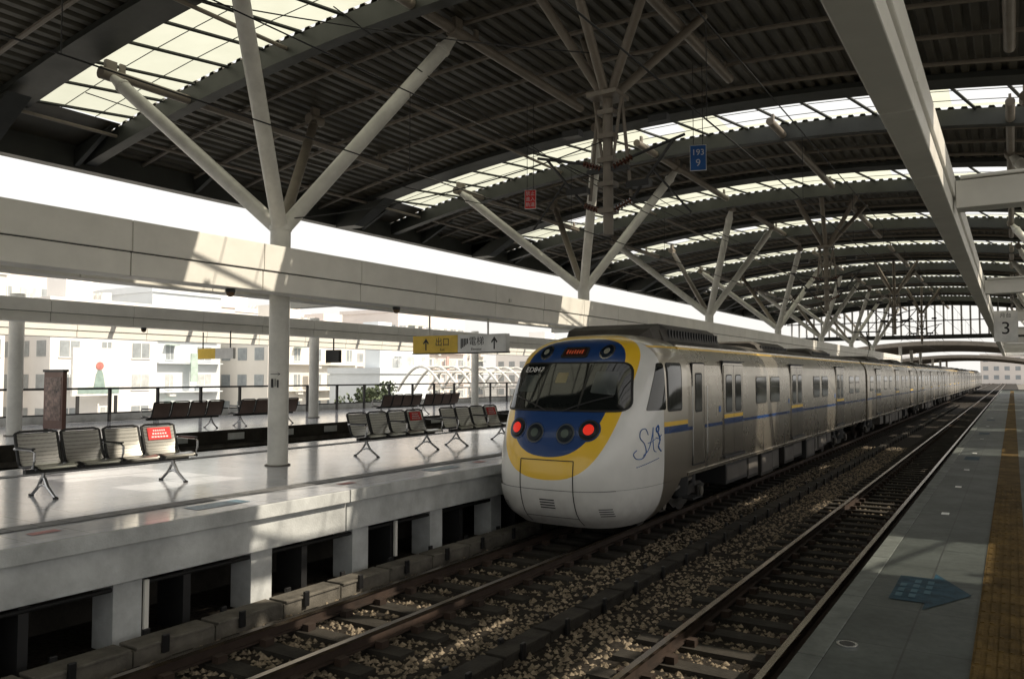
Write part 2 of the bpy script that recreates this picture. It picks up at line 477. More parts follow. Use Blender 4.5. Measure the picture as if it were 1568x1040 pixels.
d.box(-20,8,Y-.1,Y+.3,6.3,6.7,ribm); d.box(-20,8,Y,Y+.1,8.0,8.1,ribm)
rows=[]
for i in range(45):
    x=XL+28*i/44; z=rz(x); rows.append([(x,Y-.3,z+.2),(x,Y+.4,z+.2),(x,Y+.4,z-.45),(x,Y-.3,z-.45)])
d.grid(rows,ribm,closed=True)
attach(d.build('end_lunette'),roof)
d=MB()
for (ya,yb,dz) in ((104,135,-3.2),(150,190,-3.8)):
    rows=[[(x,y,rz(x)+dz) for x in [XL+28*i/40 for i in range(41)]] for y in (ya,yb)]
    d.grid(rows,deckm)
    y=ya
    while y<yb:
        rows=[]
        for i in range(41):
            x=XL+28*i/40; z=rz(x)+dz; rows.append([(x,y,z),(x,y+.3,z),(x,y+.3,z-.5),(x,y,z-.5)])
        d.grid(rows,pipem,closed=True); y+=5
    for x in (-11.5,2.3):
        for yy in (ya+3,(ya+yb)/2,yb-3): 
            d.cyl((x,yy,1),(x,yy,rz(x)+dz),.2,white)
d.build('concourse_canopy')

# ---------------------------------------------------------------- column trees
def tree(cx,cy,mir=1):
    e=empty('roof_column',(cx,cy,PZ))
    b=MB()
    b.cyl((0,0,0),(0,0,4.42),.185,colm,seg=28)
    b.cyl((0,0,0),(0,0,.02),.23,conc,seg=28)
    b.cyl((0,0,4.34),(0,0,4.42),.205,colm,seg=28)
    b.cyl((0,0,4.42),(0,0,4.62),.19,colm,r1=.15,seg=28)
    b.build('shaft',e,smooth=True)
    st=MB()
    tips=[(-4.3,-.8,.14,colm),(-3.2,3.9,.11,pipem),(2.23,2.5,.14,colm),(1.9,-2.8,.14,colm)]
    for dx,dy,r,mm in tips:
        dx*=mir
        z=rz(cx+dx)-.33-PZ
        tp=Vector((dx,dy,z)); bs=Vector((dx*.03,dy*.03,4.45))
        dd=(tp-bs).normalized()
        st.cyl(bs,tp-dd*.45,r,mm,seg=20)
        st.cyl(tp-dd*.45,tp-dd*.1,r,mm,r1=r*.55,seg=20)
        st.cyl(tp-dd*.50,tp-dd*.44,r*1.12,mm,seg=20)
        st.cyl(tp-Vector((.0,.22,0)),tp+Vector((0,.22,0)),.13,pipem,seg=14)
        st.box(tp.x-.05,tp.x+.05,tp.y-.12,tp.y+.12,tp.z,tp.z+.3,pipem)
    st.build('branches',e,smooth=True)
for k in range(-1,7):
    tree(-11.5,10.2+12.4*k,1)
    tree(2.3,11.8+12.4*k,-1)
# ---------------------------------------------------------------- service ducts
def duct(name,x0,x1,z0,z1,seg=2.4,y0=-10,y1=100,lower=True):
    b=MB(); y=y0; h=z1-z0
    while y<y1:
        if lower:
            b.box(x0+.03,x1-.03,y,y+seg-.015,z0,z0+h*.42,white)
            b.box(x0,x1,y,y+seg-.012,z0+h*.44,z1,white)
            b.box(x0+.05,x1-.05,y,y+seg,z0+h*.40,z0+h*.46,dark)
        else:
            b.box(x0,x1,y,y+seg-.012,z0,z1,white); b.box(x0+.02,x1-.02,y+.1,y+seg,z0+.02,z1-.02,dark)
        y+=seg
    return b.build(name,bevel=.012)
duct('service_duct',-11.25,-10.75,4.24,5.05)
duct('service_duct',-12.5,-12.1,4.3,4.7,lower=False)
duct('service_duct',-22.6,-22.0,4.24,4.86)
duct('service_duct',-25.6,-25.0,4.0,4.5)
duct('service_duct',-.88,-.56,4.85,5.32,lower=True)
b=MB()
for k in range(-1,8):
    y=10.9+12.4*k
    b.box(-.555,3.2,y+.5,y+.85,4.9,5.25,white); b.box(-.5,3.,y+.45,y+.9,5.26,5.30,white)
    b.box(-14.2,-12.5,y+2,y+2.2,4.35,4.6,white); b.box(-12.1,-11.26,y-.9,y-.65,4.4,4.75,white)
b.build('duct_brackets',bevel=.01)
for k in range(-1,8):
    y=11.3+11.05*k
    e=empty('platform_column',(-23.2,y,PZ))
    b=MB(); b.cyl((0,0,0),(0,0,3.9),.19,colm,seg=20); b.cyl((0,0,0),(0,0,.03),.24,conc,seg=20); b.build('shaft',e,smooth=True)
    b=MB(); b.box(-3.2,.55,-.12,.12,3.45,3.75,white); b.build('arm',e)
b=MB()
b.box(-28.5,-25.7,-10,95,4.75,4.85,white)
for k in range(36): b.box(-28.5,-22.1,-8+2.9*k,-7.88+2.9*k,4.55,4.74,white)
b.build('platform_canopy')
for x,y,z in ((-10.98,12.9,4.24),(-11.0,8.7,4.24),(-22.3,14.5,4.24)):
    e=empty('security_camera',(x,y,z)); b=MB()
    b.cyl((0,0,-.06),(0,0,0),.08,dark,seg=16)
    rows=[[(.075*math.cos(a)*math.cos(t),.075*math.sin(a)*math.cos(t),-.06-.075*math.sin(t)) for a in [2*math.pi*i/16 for i in range(16)]] for t in [j*math.pi/2/5 for j in range(6)]]
    b.grid(rows,mat('dome_brown',(.15,.09,.05),.2),closed=True); b.build('dome',e,smooth=True)

# ---------------------------------------------------------------- benches
def bench(x,y,n=4,seat=perfm,label=3,face=1):
    e=empty('station_bench',(x,y,PZ)); e.rotation_euler=(0,0,0 if face>0 else math.pi)
    pitch=.62; L0=n*pitch
    prof=[(.27,.405),(.25,.43),(.16,.445),(-.08,.415),(-.17,.425),(-.215,.49),(-.27,.66),(-.325,.84),(-.34,.85)]
    s=MB()
    for i in range(n):
        y0=i*pitch+.045; y1=(i+1)*pitch-.045
        ys=[y0,y0+.04,y1-.04,y1]
        top=[[(p[0],yy,p[1]+(0.012 if yy in (y0,y1) else 0)) for yy in ys] for p in prof]
        s.grid(top,seat)
        bot=[[(p[0]-.012,yy,p[1]-.018) for yy in ys] for p in prof]
        s.grid(bot,seat)
    s.build('seats',e,smooth=True)
    f=MB()
    f.box(-.04,.04,.0,L0,.33,.39,black)
    for i in range(n):
        for yy in (i*pitch+.03,(i+1)*pitch-.03):
            pts=[(.28,yy,.40),(.16,yy,.44),(-.08,yy,.41),(-.17,yy,.42),(-.22,yy,.49),(-.275,yy,.66),(-.335,yy,.85)]
            f.tube(pts,.022,black,seg=8)
        f.tube([(-.335,i*pitch+.03,.85),(-.35,i*pitch+.1,.875),(-.35,(i+1)*pitch-.1,.875),(-.335,(i+1)*pitch-.03,.85)],.018,black,seg=6)
    f.build('frame',e,smooth=True)
    a=MB()
    for i in range(n+1):
        if i not in (0,n) and i%2: continue
        yy=i*pitch
        a.tube([(.2,yy,.42),(.25,yy,.52),(.25,yy,.62),(.2,yy,.655),(-.2,yy,.66),(-.27,yy,.655)],.017,chrome,seg=8)
        a.box(-.2,.22,yy-.025,yy+.025,.665,.685,black)
    a.build('armrests',e,smooth=True)
    l=MB()
    for yy in (.25,L0-.25):
        l.tube([(0,yy,.34),(.03,yy,.26),(.12,yy,.14),(.26,yy,.05),(.32,yy,.015)],.024,chrome,seg=8)
        l.tube([(0,yy,.34),(-.03,yy,.26),(-.12,yy,.14),(-.24,yy,.05),(-.30,yy,.015)],.024,chrome,seg=8)
        l.tube([(-.12,yy,.14),(0,yy,.17),(.12,yy,.14)],.018,chrome,seg=8)
        l.cyl((.32,yy,0),(.32,yy,.025),.035,black); l.cyl((-.30,yy,0),(-.30,yy,.025),.035,black)
    l.build('legs',e,smooth=True)
    if label is not None:
        q=MB(); yc=(label+.5)*pitch
        def bp(yy,t,o=.012): return (-.255-.07*t+o,yy,.62+.22*t)
        q.add([bp(yc-.2,.1),bp(yc+.2,.1),bp(yc+.2,.95),bp(yc-.2,.95)],[(0,1,2,3)],red)
        for r_ in range(3):
            t0=.25+.22*r_; w=.15-.02*r_
            for j in range(6):
                ya=yc-w+j*w/3+.006
                q.add([bp(ya,t0,.015),bp(ya+w/3-.014,t0,.015),bp(ya+w/3-.014,t0+.1,.015),bp(ya,t0+.1,.015)],[(0,1,2,3)],txt)
        q.build('notice_label',e)
bench(-11.2,5.6); bench(-11.2,12.0); bench(-11.2,15.1)
bench(-10.9,-3)
for y in (16.6,19.7,26.6,29.3): bench(-21.5,y,seat=perfd,label=None,face=-1)

# ---------------------------------------------------------------- signs
e=empty('hanging_direction_sign',(-12.3,17,3.4))
b=MB(); b.box(-1.5,0,-.09,.09,0,.46,signy); b.box(.004,1.5,-.09,.09,0,.46,signw); b.box(-1.52,1.52,-.095,.095,-.03,-.002,dark)
b.build('sign_box',e,bevel=.006)
b=MB()
for x in (-1.0,.9):
    b.cyl((x,0,.46),(x,0,1.25),.025,colm)
b.box(-1.6,1.6,-.04,.04,1.25,1.33,colm)
b.build('hanger',e)
text('exit_text','出口',.24,(-.5,-.094,.27),(math.pi/2,0,0),txtk,e); text('exit_latin','Exit',.10,(-.5,-.094,.08),(math.pi/2,0,0),txtk,e)
text('lift_text','電梯',.24,(.6,-.094,.27),(math.pi/2,0,0),txtk,e); text('lift_latin','Elevator',.10,(.6,-.094,.08),(math.pi/2,0,0),txtk,e)
def arrow(mb,x,z,s,y,m):
    mb.box(x-.02*s,x+.02*s,y-.002,y,z-.16*s,z+.1*s,m)
    mb.prism([(x-.1*s,y,z+.03*s),(x,y,z+.16*s),(x+.1*s,y,z+.03*s),(x+.07*s,y,z+.0*s),(x,y,z+.09*s),(x-.07*s,y,z+.0*s)],(0,-.002,0),m)
b=MB(); arrow(b,-1.05,.23,1,-.092,txtk); arrow(b,1.15,.23,1,-.092,txtk)
for i in range(5): b.box(.1+.05*i,.135+.05*i,-.094,-.092,.1+.03*i,.36,txtk)
b.build('arrows',e)
def plate(name,loc,w,h,m,lines,hang,tm=txt,yaw=0):
    e=empty(name,loc); e.rotation_euler=(0,0,yaw)
    b=MB(); b.box(-w/2,w/2,-.015,.015,-h/2,h/2,m); b.box(-w/2-.012,w/2+.012,-.01,.01,-h/2-.012,h/2+.012,signw)
    for x in (-w*.3,w*.3): b.cyl((x,0,h/2),(x,0,h/2+hang),.008,dark,seg=6)
    b.build('plate',e)
    for i,(t,s,z) in enumerate(lines): text('lettering_%d'%i,t,s,(0,-.018,z),(math.pi/2,0,0),tm,e)
plate('distance_marker_sign',(-5.9,17.3,7.7),.34,.56,signb,[('193',.19,.12),('9',.23,-.12)],1.9,yaw=.35)
plate('warning_sign',(-10.25,17.2,7.25),.27,.46,mat('sign_red_bright',(.88,.04,.04),.5),[('禁止',.12,.14),('進入',.12,0),('軌道',.12,-.14)],2.2,yaw=.35)
plate('platform_number_sign',(-.15,29.5,4.35),.62,.95,signw,[('月台',.16,.33),('3',.55,-.08)],.5,tm=txtk)
e=empty('column_arrow_sign',(-11.5+.19*.53,10.2-.19*.85,2.7)); e.rotation_euler=(0,0,.55)
b=MB(); b.box(-.09,.07,-.012,-.006,.12,.13,txtk); b.prism([(.03,-.006,.09),(.07,-.006,.125),(.03,-.006,.16),(.09,-.006,.125)],(0,-.006,0),txtk)
b.box(-.08,-.04,-.012,-.006,-.12,.04,txtk); b.box(-.01,.0,-.012,-.006,-.1,.04,txtk); b.box(.03,.06,-.012,-.006,-.12,.02,txtk); b.build('pictogram',e)
e=empty('notice_board',(-23.6,12.6,PZ)); b=MB(); b.box(-.5,.5,-.06,.06,.1,1.75,mat('board_brown',(.16,.08,.06),.4)); b.box(-.42,.42,-.07,-.061,.35,1.6,mat('poster',(.3,.2,.17),.4,var=.5,vscale=6)); b.box(-.55,.55,-.08,.08,1.75,1.82,dark)
for x in (-.5,.44): b.box(x,x+.06,-.05,.05,0,.1,dark)
b.build('board',e)
e=empty('platform_sign',(-22.4,17.2,3.35)); b=MB(); b.box(-.9,0,-.05,.05,0,.35,signy); b.box(.003,.9,-.05,.05,0,.35,signw); b.cyl((-.7,0,.35),(-.7,0,.9),.02,dark); b.cyl((.7,0,.35),(.7,0,.9),.02,dark); b.build('sign_box',e)
e=empty('video_display',(-22.6,22.8,3.3)); b=MB(); b.box(-.35,.35,-.08,.08,0,.5,dark); b.cyl((0,0,.5),(0,0,.95),.03,dark); b.build('screen',e)
for (x,y) in ((-12.4,24.5),(-12.4,31)):
    e=empty('information_display',(x,y,3.2)); b=MB(); b.box(-.5,.5,-.1,.1,0,.5,dark); b.cyl((-.3,0,.5),(-.3,0,1.1),.02,dark); b.cyl((.3,0,.5),(.3,0,1.1),.02,dark); b.box(-.42,.42,-.105,-.101,.08,.42,mat('screen_grey',(.2,.17,.14),.3)); b.build('screen',e)

# ---------------------------------------------------------------- catenary drop masts
def insulator(b,p0,p1):
    p0=Vector(p0);p1=Vector(p1); b.cyl(p0,p1,.022,insul,seg=8)
    for k in range(6):
        c=p0.lerp(p1,(k+.5)/6); dd=(p1-p0).normalized()*.012; b.cyl(c-dd,c+dd,.06,insul,seg=12)
def mast(y,x=-6.3):
    e=empty('catenary_drop_mast',(x,y,8.0))
    b=MB()
    b.box(-.3,.3,-.3,.3,-.04,.04,pipem)
    b.cyl((0,0,-2.6),(0,0,.0),.095,pipem,seg=16)
    for dx,dy in ((-.9,-1.5),(.25,-2.2),(1.5,-1.2),(1.3,1.7),(-1.3,1.6)):
        b.cyl((dx*.06,dy*.06,.02),(dx,dy,rz(x+dx)-8-.05),.085,pipem,seg=12)
    for sx in (-1,1):
        b.cyl((sx*.28,0,-.0),(sx*.1,0,-1.25),.03,pipem,seg=8)
        b.cyl((sx*.24,.1,-.0),(sx*.42,.1,-1.9),.035,pipem,seg=8)
    for z in (-.35,-.8,-1.25,-1.7,-2.2): b.box(-.16,.16,-.13,.13,z,z+.09,pipem)
    b.box(-.42,.42,-.05,.05,-1.42,-1.34,dark)
    b.build('post',e,smooth=True)
    a=MB()
    for sx in (-1,1):
        insulator(a,(sx*.12,-.02,-1.35),(sx*.5,-.02,-1.2)); a.cyl((sx*.5,-.02,-1.2),(sx*1.5,-.02,-.95),.028,dark,seg=8)
        insulator(a,(sx*.12,-.02,-2.15),(sx*.48,-.02,-2.0)); a.cyl((sx*.48,-.02,-2.0),(sx*1.3,-.02,-1.0),.028,dark,seg=8)
        a.cyl((sx*.9,-.02,-1.5),(sx*1.6,-.02,-2.35),.02,dark,seg=8)
        a.box(sx*.62-.22,sx*.62+.22,-.09,.09,-1.78,-1.66,black)
        a.box(sx*.9-.18,sx*.9+.18,.2,.4,-.55,-.42,black)
    a.build('cantilevers',e)
for y in (13.4,34,56,74): mast(y)
b=MB()
for x in (-6.6,-2.63):
    for z in (5.45,6.5):
        b.cyl((x,-14,z),(x,120,z),.009,cable,seg=6,cap=False)
    for k in range(26): b.cyl((x,-10+4.5*k,5.45),(x,-10+4.5*k,6.5),.005,cable,seg=4,cap=False)
b.build('overhead_wires')
b=MB()
for (p0,p1,sag) in (((-13,6,9.2),(-5.5,13.4,8.6),.25),((-10,10,9.3),(-8.,22,7.0),.3),((-16,9,8.6),(-12,22,7.8),.3),((-11.4,10.2,5.7),(-6.3,13.4,7.2),.25),((-9,22,8.2),(-6,30,6.5),.2)):
    pts=[]
    for i in range(13):
        t=i/12; p=Vector(p0).lerp(Vector(p1),t); p.z-=sag*4*t*(1-t); pts.append(p)
    b.tube(pts,.012,cable,seg=5)
b.build('roof_cables')

# ---------------------------------------------------------------- train
T=empty('commuter_train',(-6.6,12.0,0))
YF=[(.25,.05),(.45,-.24),(.7,-.39),(1.0,-.45),(1.4,-.42),(1.8,-.30),(2.2,-.10),(2.6,.17),(3.0,.47),(3.2,.65),(3.35,.85),(3.46,1.1),(3.54,1.4),(3.58,1.8)]
HW=[(.25,1.05),(.45,1.25),(.7,1.37),(1.0,1.43),(1.4,1.45),(2.8,1.45),(3.05,1.42),(3.2,1.35),(3.35,1.2),(3.46,1.0),(3.54,.72),(3.58,.3)]
YEND=2.35; NE=3.5
def yend(z): return YEND if z>=.93 else 1.45+(z-.25)*.9
def ny(x,z):
    hw=interp(HW,z); yf=interp(YF,z); L0=yend(z)-yf
    q=min(1,abs(x)/hw); return yf+L0*(1-(1-q**NE)**(1/NE))
def nx(y,z):
    hw=interp(HW,z); yf=interp(YF,z); L0=yend(z)-yf
    q=max(0,min(1,(L0-(y-yf))/L0)); return hw*(1-q**NE)**(1/NE)
b=MB()
def ring(z,n=61):
    hw=interp(HW,z); yf=interp(YF,z); L0=yend(z)-yf; row=[]
    for i in range(n):
        a=math.pi*i/(n-1)-math.pi/2
        sx=math.sin(a); cx=math.cos(a)
        x=hw*math.copysign(abs(sx)**(2/NE),sx); y=yf+L0*(1-max(0,cx)**(2/NE))
        row.append((x,y,z))
    return row
zs=[.25+.68*i/9 for i in range(10)]
low=[ring(z) for z in zs[:-1]]+[ring(.9299)]
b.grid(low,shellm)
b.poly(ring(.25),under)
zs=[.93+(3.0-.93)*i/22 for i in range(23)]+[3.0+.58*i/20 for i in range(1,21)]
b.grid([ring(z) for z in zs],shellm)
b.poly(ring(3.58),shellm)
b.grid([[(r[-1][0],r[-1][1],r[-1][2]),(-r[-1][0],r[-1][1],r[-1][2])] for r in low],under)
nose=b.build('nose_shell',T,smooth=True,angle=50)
def rrect(pts,r,n=6):
    out=[];k=len(pts)
    for i in range(k):
        p=Vector(pts[i]);a=(Vector(pts[i-1])-p);c=(Vector(pts[(i+1)%k])-p)
        ra=min(r,a.length*.45,c.length*.45)
        p0=p+a.normalized()*ra;p2=p+c.normalized()*ra
        for j in range(n+1):
            t=j/n; out.append((1-t)**2*p0+2*t*(1-t)*p+t*t*p2)
    return out
def densify(pts,d=.06):
    out=[]
    for i in range(len(pts)):
        a=pts[i];c=pts[(i+1)%len(pts)]; n=max(1,int((c-a).length/d))
        for j in range(n): out.append(a.lerp(c,j/n))
    return out
def patch(mb,outl,m,off,rings=8,fn=None,rim=True):
    outl=densify([Vector(p) for p in outl]); c=sum(outl,Vector((0,0)))/len(outl)
    rows=[]
    def pt(q,o):
        if fn: return fn(q,o)
        y=ny(q.x,q.y); e_=.02
        dyx=(ny(q.x+e_,q.y)-ny(q.x-e_,q.y))/(2*e_); dyz=(ny(q.x,q.y+e_)-ny(q.x,q.y-e_))/(2*e_)
        n=Vector((dyx,-1,dyz)).normalized()
        return Vector((q.x,y,q.y))+n*o
    for r in range(rings+1):
        t=max(.001,r/rings); rows.append([pt(c.lerp(p,t),off) for p in outl])
    if rim: rows.append([pt(p,-.01) for p in outl])
    mb.grid(rows,m,closed=True)
def circ(x,z,r,sx=1,n=28): return [(x+math.cos(2*math.pi*i/n)*r*sx,z+math.sin(2*math.pi*i/n)*r) for i in range(n)]
b=MB()
patch(b,rrect([(-1.22,2.19),(1.22,2.19),(1.10,3.03),(-1.10,3.03)],.2),rubber,.010,rings=14)
b.build('windscreen_seal',T,smooth=True)
b=MB(); patch(b,rrect([(-1.185,2.225),(1.185,2.225),(1.065,2.995),(-1.065,2.995)],.17),glass,.018,rings=14)
b.build('windscreen',T,smooth=True)
b=MB()
for x in (-.42,.40): patch(b,[(x,2.24),(x+.035,2.24),(x+.035,2.98),(x,2.98)],black,.020,rings=4,rim=False)
patch(b,rrect([(.55,2.5),(.95,2.46),(.92,2.86),(.55,2.86)],.03),mat('cab_panel',(.06,.07,.07),.15),.0195,rings=4,rim=False)
patch(b,rrect([(-.92,2.5),(-.55,2.5),(-.55,2.8),(-.88,2.8)],.03),mat('cab_panel2',(.045,.055,.055),.15),.0195,rings=4,rim=False)
patch(b,rrect([(-.18,2.66),(.04,2.66),(.04,2.84),(-.18,2.84)],.02),mat('notice_yellow',(.28,.24,.13),.3),.0195,rings=3,rim=False)
b.build('windscreen_fittings',T)
b=MB()
def onn(x,z,o):
    y=ny(x,z); return (x,y-o,z)
for x0,x1 in ((-.15,-.95),(.15,.95)):
    b.tube([onn(x0+(x1-x0)*t,2.2+.32*t*(1-.2*t),.045) for t in (0,.25,.5,.75,1)],.012,black,seg=6)
b.build('wipers',T)
def lamp(x,z,r,m,ringm=chrome,nm='lamp',sx=1):
    b=MB(); patch(b,circ(x,z,r*1.22,sx),ringm,.012,rings=3); patch(b,circ(x,z,r,sx),m,.028,rings=4); b.build(nm,T,smooth=True)
for sx in (-1,1):
    lamp(sx*.60,3.21,.105,lampg,chrome,'headlamp'); lamp(sx*.60,3.21,.05,mat('lamp_bulb',(.6,.6,.5),.2,.5),rubber,'headlamp_bulb')
    lamp(sx*.68,1.90,.135,lampg,rubber,'tail_lamp_lens'); 
    b=MB(); patch(b,circ(sx*.68,1.90,.085),redl,.034,rings=4); b.build('tail_lamp',T,smooth=True)
    lamp(sx*.29,1.83,.135,lampg,mat('lamp_ring',(.10,.11,.12),.3,.5),'marker_lamp')
    b=MB(); patch(b,circ(sx*.29,1.83,.07),mat('lamp_core',(.07,.10,.09),.2),.033,rings=3,rim=False); b.build('marker_lamp_core',T)
    b=MB(); patch(b,circ(sx*.68,1.90,.185),blue,.008,rings=3); patch(b,circ(sx*.29,1.83,.18),blue,.008,rings=3); b.build('lamp_housing',T,smooth=True)
b=MB(); patch(b,rrect([(-.27,3.11),(.27,3.11),(.25,3.30),(-.25,3.30)],.05),rubber,.012); patch(b,rrect([(-.23,3.14),(.23,3.14),(.21,3.27),(-.21,3.27)],.03),mat('display',(.05,.02,.015),.15),.02); b.build('destination_display',T,smooth=True)
b=MB()
for i in range(7):
    x=-.17+i*.05; patch(b,[(x,3.17+.01*(i%2)),(x+.03,3.17),(x+.03,3.24),(x,3.24-.01*(i%3))],mat('led_red',(.5,.08,.03),.4,emit=.2),.0225,rings=2,rim=False)
b.build('display_text',T)
text('fleet_number','ED847',.15,(-.66,ny(-.66,2.9)-.09,2.90),(math.radians(56),0,math.radians(-10)),txt,T)
b=MB()
def seam(pts,w=.008,m=rubber,o=.003):
    for i in range(len(pts)-1):
        a=Vector(pts[i]);c=Vector(pts[i+1]); dd=(c-a).normalized(); n=Vector((-dd.y,dd.x))*w
        q=[a-n,c-n,c+n,a+n]
        b.add([(p.x,ny(p.x,p.y)-o-.004,p.y) for p in q],[(0,1,2,3)],m)
for x in (-.50,.50):
    seam([(x,1.40-.11*t) for t in range(0,11)])
seam([(-.50+.1*i,1.40) for i in range(11)])
seam([(-1.3+.1*i,.93-.02*math.cos((i-13)/13*1.5)) for i in range(27)],w=.004,o=.001)
seam([(-.50+.1*i,.44) for i in range(11)],w=.005)
b.build('front_seams',T)
b=MB()
for i in range(4):
    patch(b,[(-.14,.60+i*.045),(.14,.60+i*.045),(.14,.62+i*.045),(-.14,.62+i*.045)],black,.006,rings=2,rim=False)
for sx in (-1,1):
    for i in range(4):
        patch(b,[(sx*.95-.09,.50+i*.04),(sx*.95+.09,.50+i*.04),(sx*.95+.09,.515+i*.04),(sx*.95-.09,.515+i*.04)],black,.006,rings=2,rim=False)
b.build('air_grille',T)
def sidefn(sg):
    def f(q,o):
        x=nx(q.x,q.y); return Vector((sg*(x+o),q.x-o*.3,q.y))
    return f
SY0,SY1,SB0=1.905,1.985,1.78
for sg in (1,-1):
    b=MB(); patch(b,rrect([(.66,2.2),(1.30,2.2),(1.30,3.02),(1.12,3.02)],.05),glass,.008,fn=sidefn(sg)); b.build('quarter_window',T,smooth=True)
    b=MB()
    patch(b,rrect([(1.38,2.16),(2.05,2.16),(2.05,3.03),(1.38,3.03)],.08),rubber,.008,fn=sidefn(sg)); patch(b,rrect([(1.42,2.2),(2.01,2.2),(2.01,2.99),(1.42,2.99)],.07),winglass,.013,fn=sidefn(sg)); b.build('cab_side_window',T,smooth=True)
    b=MB()
    for z0,z1,m in ((SY0,SY1,yellow),(SB0,SY0-.003,blue),(3.30,3.335,yellow)):
        rows=[]
        for i in range(13):
            yy=1.22+(YEND-1.22)*i/12
            rows.append([Vector((sg*(nx(yy,z)+.004),yy,z)) for z in (z0,z1)])
        b.grid(rows,m)
    b.build('side_stripe',T)
    b=MB()
    sc=mat('logo_blue',(.03,.13,.42),.4)
    def sp(pts,r=.008):
        b.tube([Vector((sg*(nx(y_,z_)+.006),y_,z_)) for y_,z_ in pts],r,sc,seg=5)
    def spl(pts,n=6):
        out=[]
        for i in range(len(pts)-1):
            p0=Vector(pts[max(i-1,0)]);p1=Vector(pts[i]);p2=Vector(pts[i+1]);p3=Vector(pts[min(i+2,len(pts)-1)])
            for j in range(n):
                t=j/n; q=.5*((2*p1)+(p2-p0)*t+(2*p0-5*p1+4*p2-p3)*t*t+(3*p1-p0-3*p2+p3)*t**3); out.append((q.x,q.y))
        out.append(pts[-1]); return out
    sp(spl([(.66,1.80),(.60,1.90),(.48,1.88),(.44,1.76),(.54,1.66),(.58,1.52),(.48,1.42),(.32,1.42),(.26,1.50),(.34,1.56)]))
    sp(spl([(.50,1.46),(.66,1.56),(.78,1.78),(.82,1.92),(.80,1.72),(.82,1.54),(.90,1.50)]),.007); sp(spl([(.64,1.66),(.76,1.68),(.88,1.72)]),.006)
    sp(spl([(.92,1.90),(.99,1.94),(1.0,1.86),(.93,1.84),(.92,1.90)]),.014); sp(spl([(.96,1.84),(1.04,1.70),(.98,1.58),(1.08,1.50)]),.014); sp(spl([(.90,1.74),(1.0,1.72),(1.10,1.78)]))
    for i in range(14): sp([(.32+i*.05,1.28+.008*i),(.345+i*.05,1.28+.008*i)],.007)
    b.build('side_logo',T)
sec=[(z,interp(HW,z)) for z in [.93,.97]+[1.0+.2*i for i in range(10)]+[3.0,3.05,3.1,3.15,3.2,3.25,3.3,3.35,3.4,3.44,3.48,3.52,3.55,3.58]]
def body(mb,y0,y1,m,mr):
    right=[(hw,z) for z,hw in sec]; 
    prof=[(-h,z) for h,z in right]+[(h,z) for h,z in right[::-1]]
    rows=[[(x,y,z) for x,z in prof] for y in (y0,y1)]
    for i in range(len(prof)-1):
        z=(prof[i][1]+prof[i+1][1])/2
        mm=m if z<3.3 else mr
        mb.add([rows[0][i],rows[0][i+1],rows[1][i+1],rows[1][i]],[(0,1,2,3)],mm)
    mb.poly(rows[0],m); mb.poly(rows[1],m)
    mb.add([(-1.4,y0,.935),(1.4,y0,.935),(1.4,y1,.935),(-1.4,y1,.935)],[(0,1,2,3)],under)
X0=1.45
def rr(mb,sg,y0,y1,z0,z1,r,x,m,depth=.02):
    pts=rrect([(y0,z0),(y1,z0),(y1,z1),(y0,z1)],r)
    mb.prism([(sg*x,p.x,p.y) for p in pts],(-sg*depth,0,0),m)
def door(mb,sg,yc):
    w=.68
    rr(mb,sg,yc-w-.07,yc+w+.07,1.13,3.08,.10,X0+.004,dark)
    rr(mb,sg,yc-w-.05,yc+w+.05,1.14,3.06,.08,X0+.014,steel2)
    rr(mb,sg,yc-w-.01,yc+w+.01,1.15,3.02,.07,X0+.016,rubber,.01)
    for k in (-1,1):
        a,c=sorted((yc+k*.008,yc+k*w)); rr(mb,sg,a,c,1.16,3.01,.03,X0+.022,steel2,.01)
        a,c=sorted((yc+k*.13,yc+k*(w-.14)))
        rr(mb,sg,a-.02,c+.02,2.02,2.82,.10,X0+.025,rubber,.01); rr(mb,sg,a,c,2.04,2.80,.09,X0+.028,winglass,.01)
    mb.box(*sorted((sg*(X0-.02),sg*(X0+.05))),yc-w-.05,yc+w+.05,1.07,1.125,dark)
    mb.box(*sorted((sg*(X0-.04),sg*(X0+.04))),yc-w-.1,yc+w+.1,3.085,3.11,dark)
    mb.box(*sorted((sg*(X0+.0),sg*(X0+.012))),yc-w-.30,yc-w-.2,2.05,2.17,signb)
def window(mb,sg,yc,w=.46):
    rr(mb,sg,yc-w-.05,yc+w+.05,2.10,2.80,.13,X0+.006,steel2,.01); rr(mb,sg,yc-w-.015,yc+w+.015,2.135,2.765,.11,X0+.010,rubber,.012); rr(mb,sg,yc-w,yc+w,2.15,2.75,.10,X0+.014,winglass,.012)
    mb.box(*sorted((sg*(X0+.014),sg*(X0+.02))),yc-w+.02,yc+w-.02,2.52,2.54,rubber)
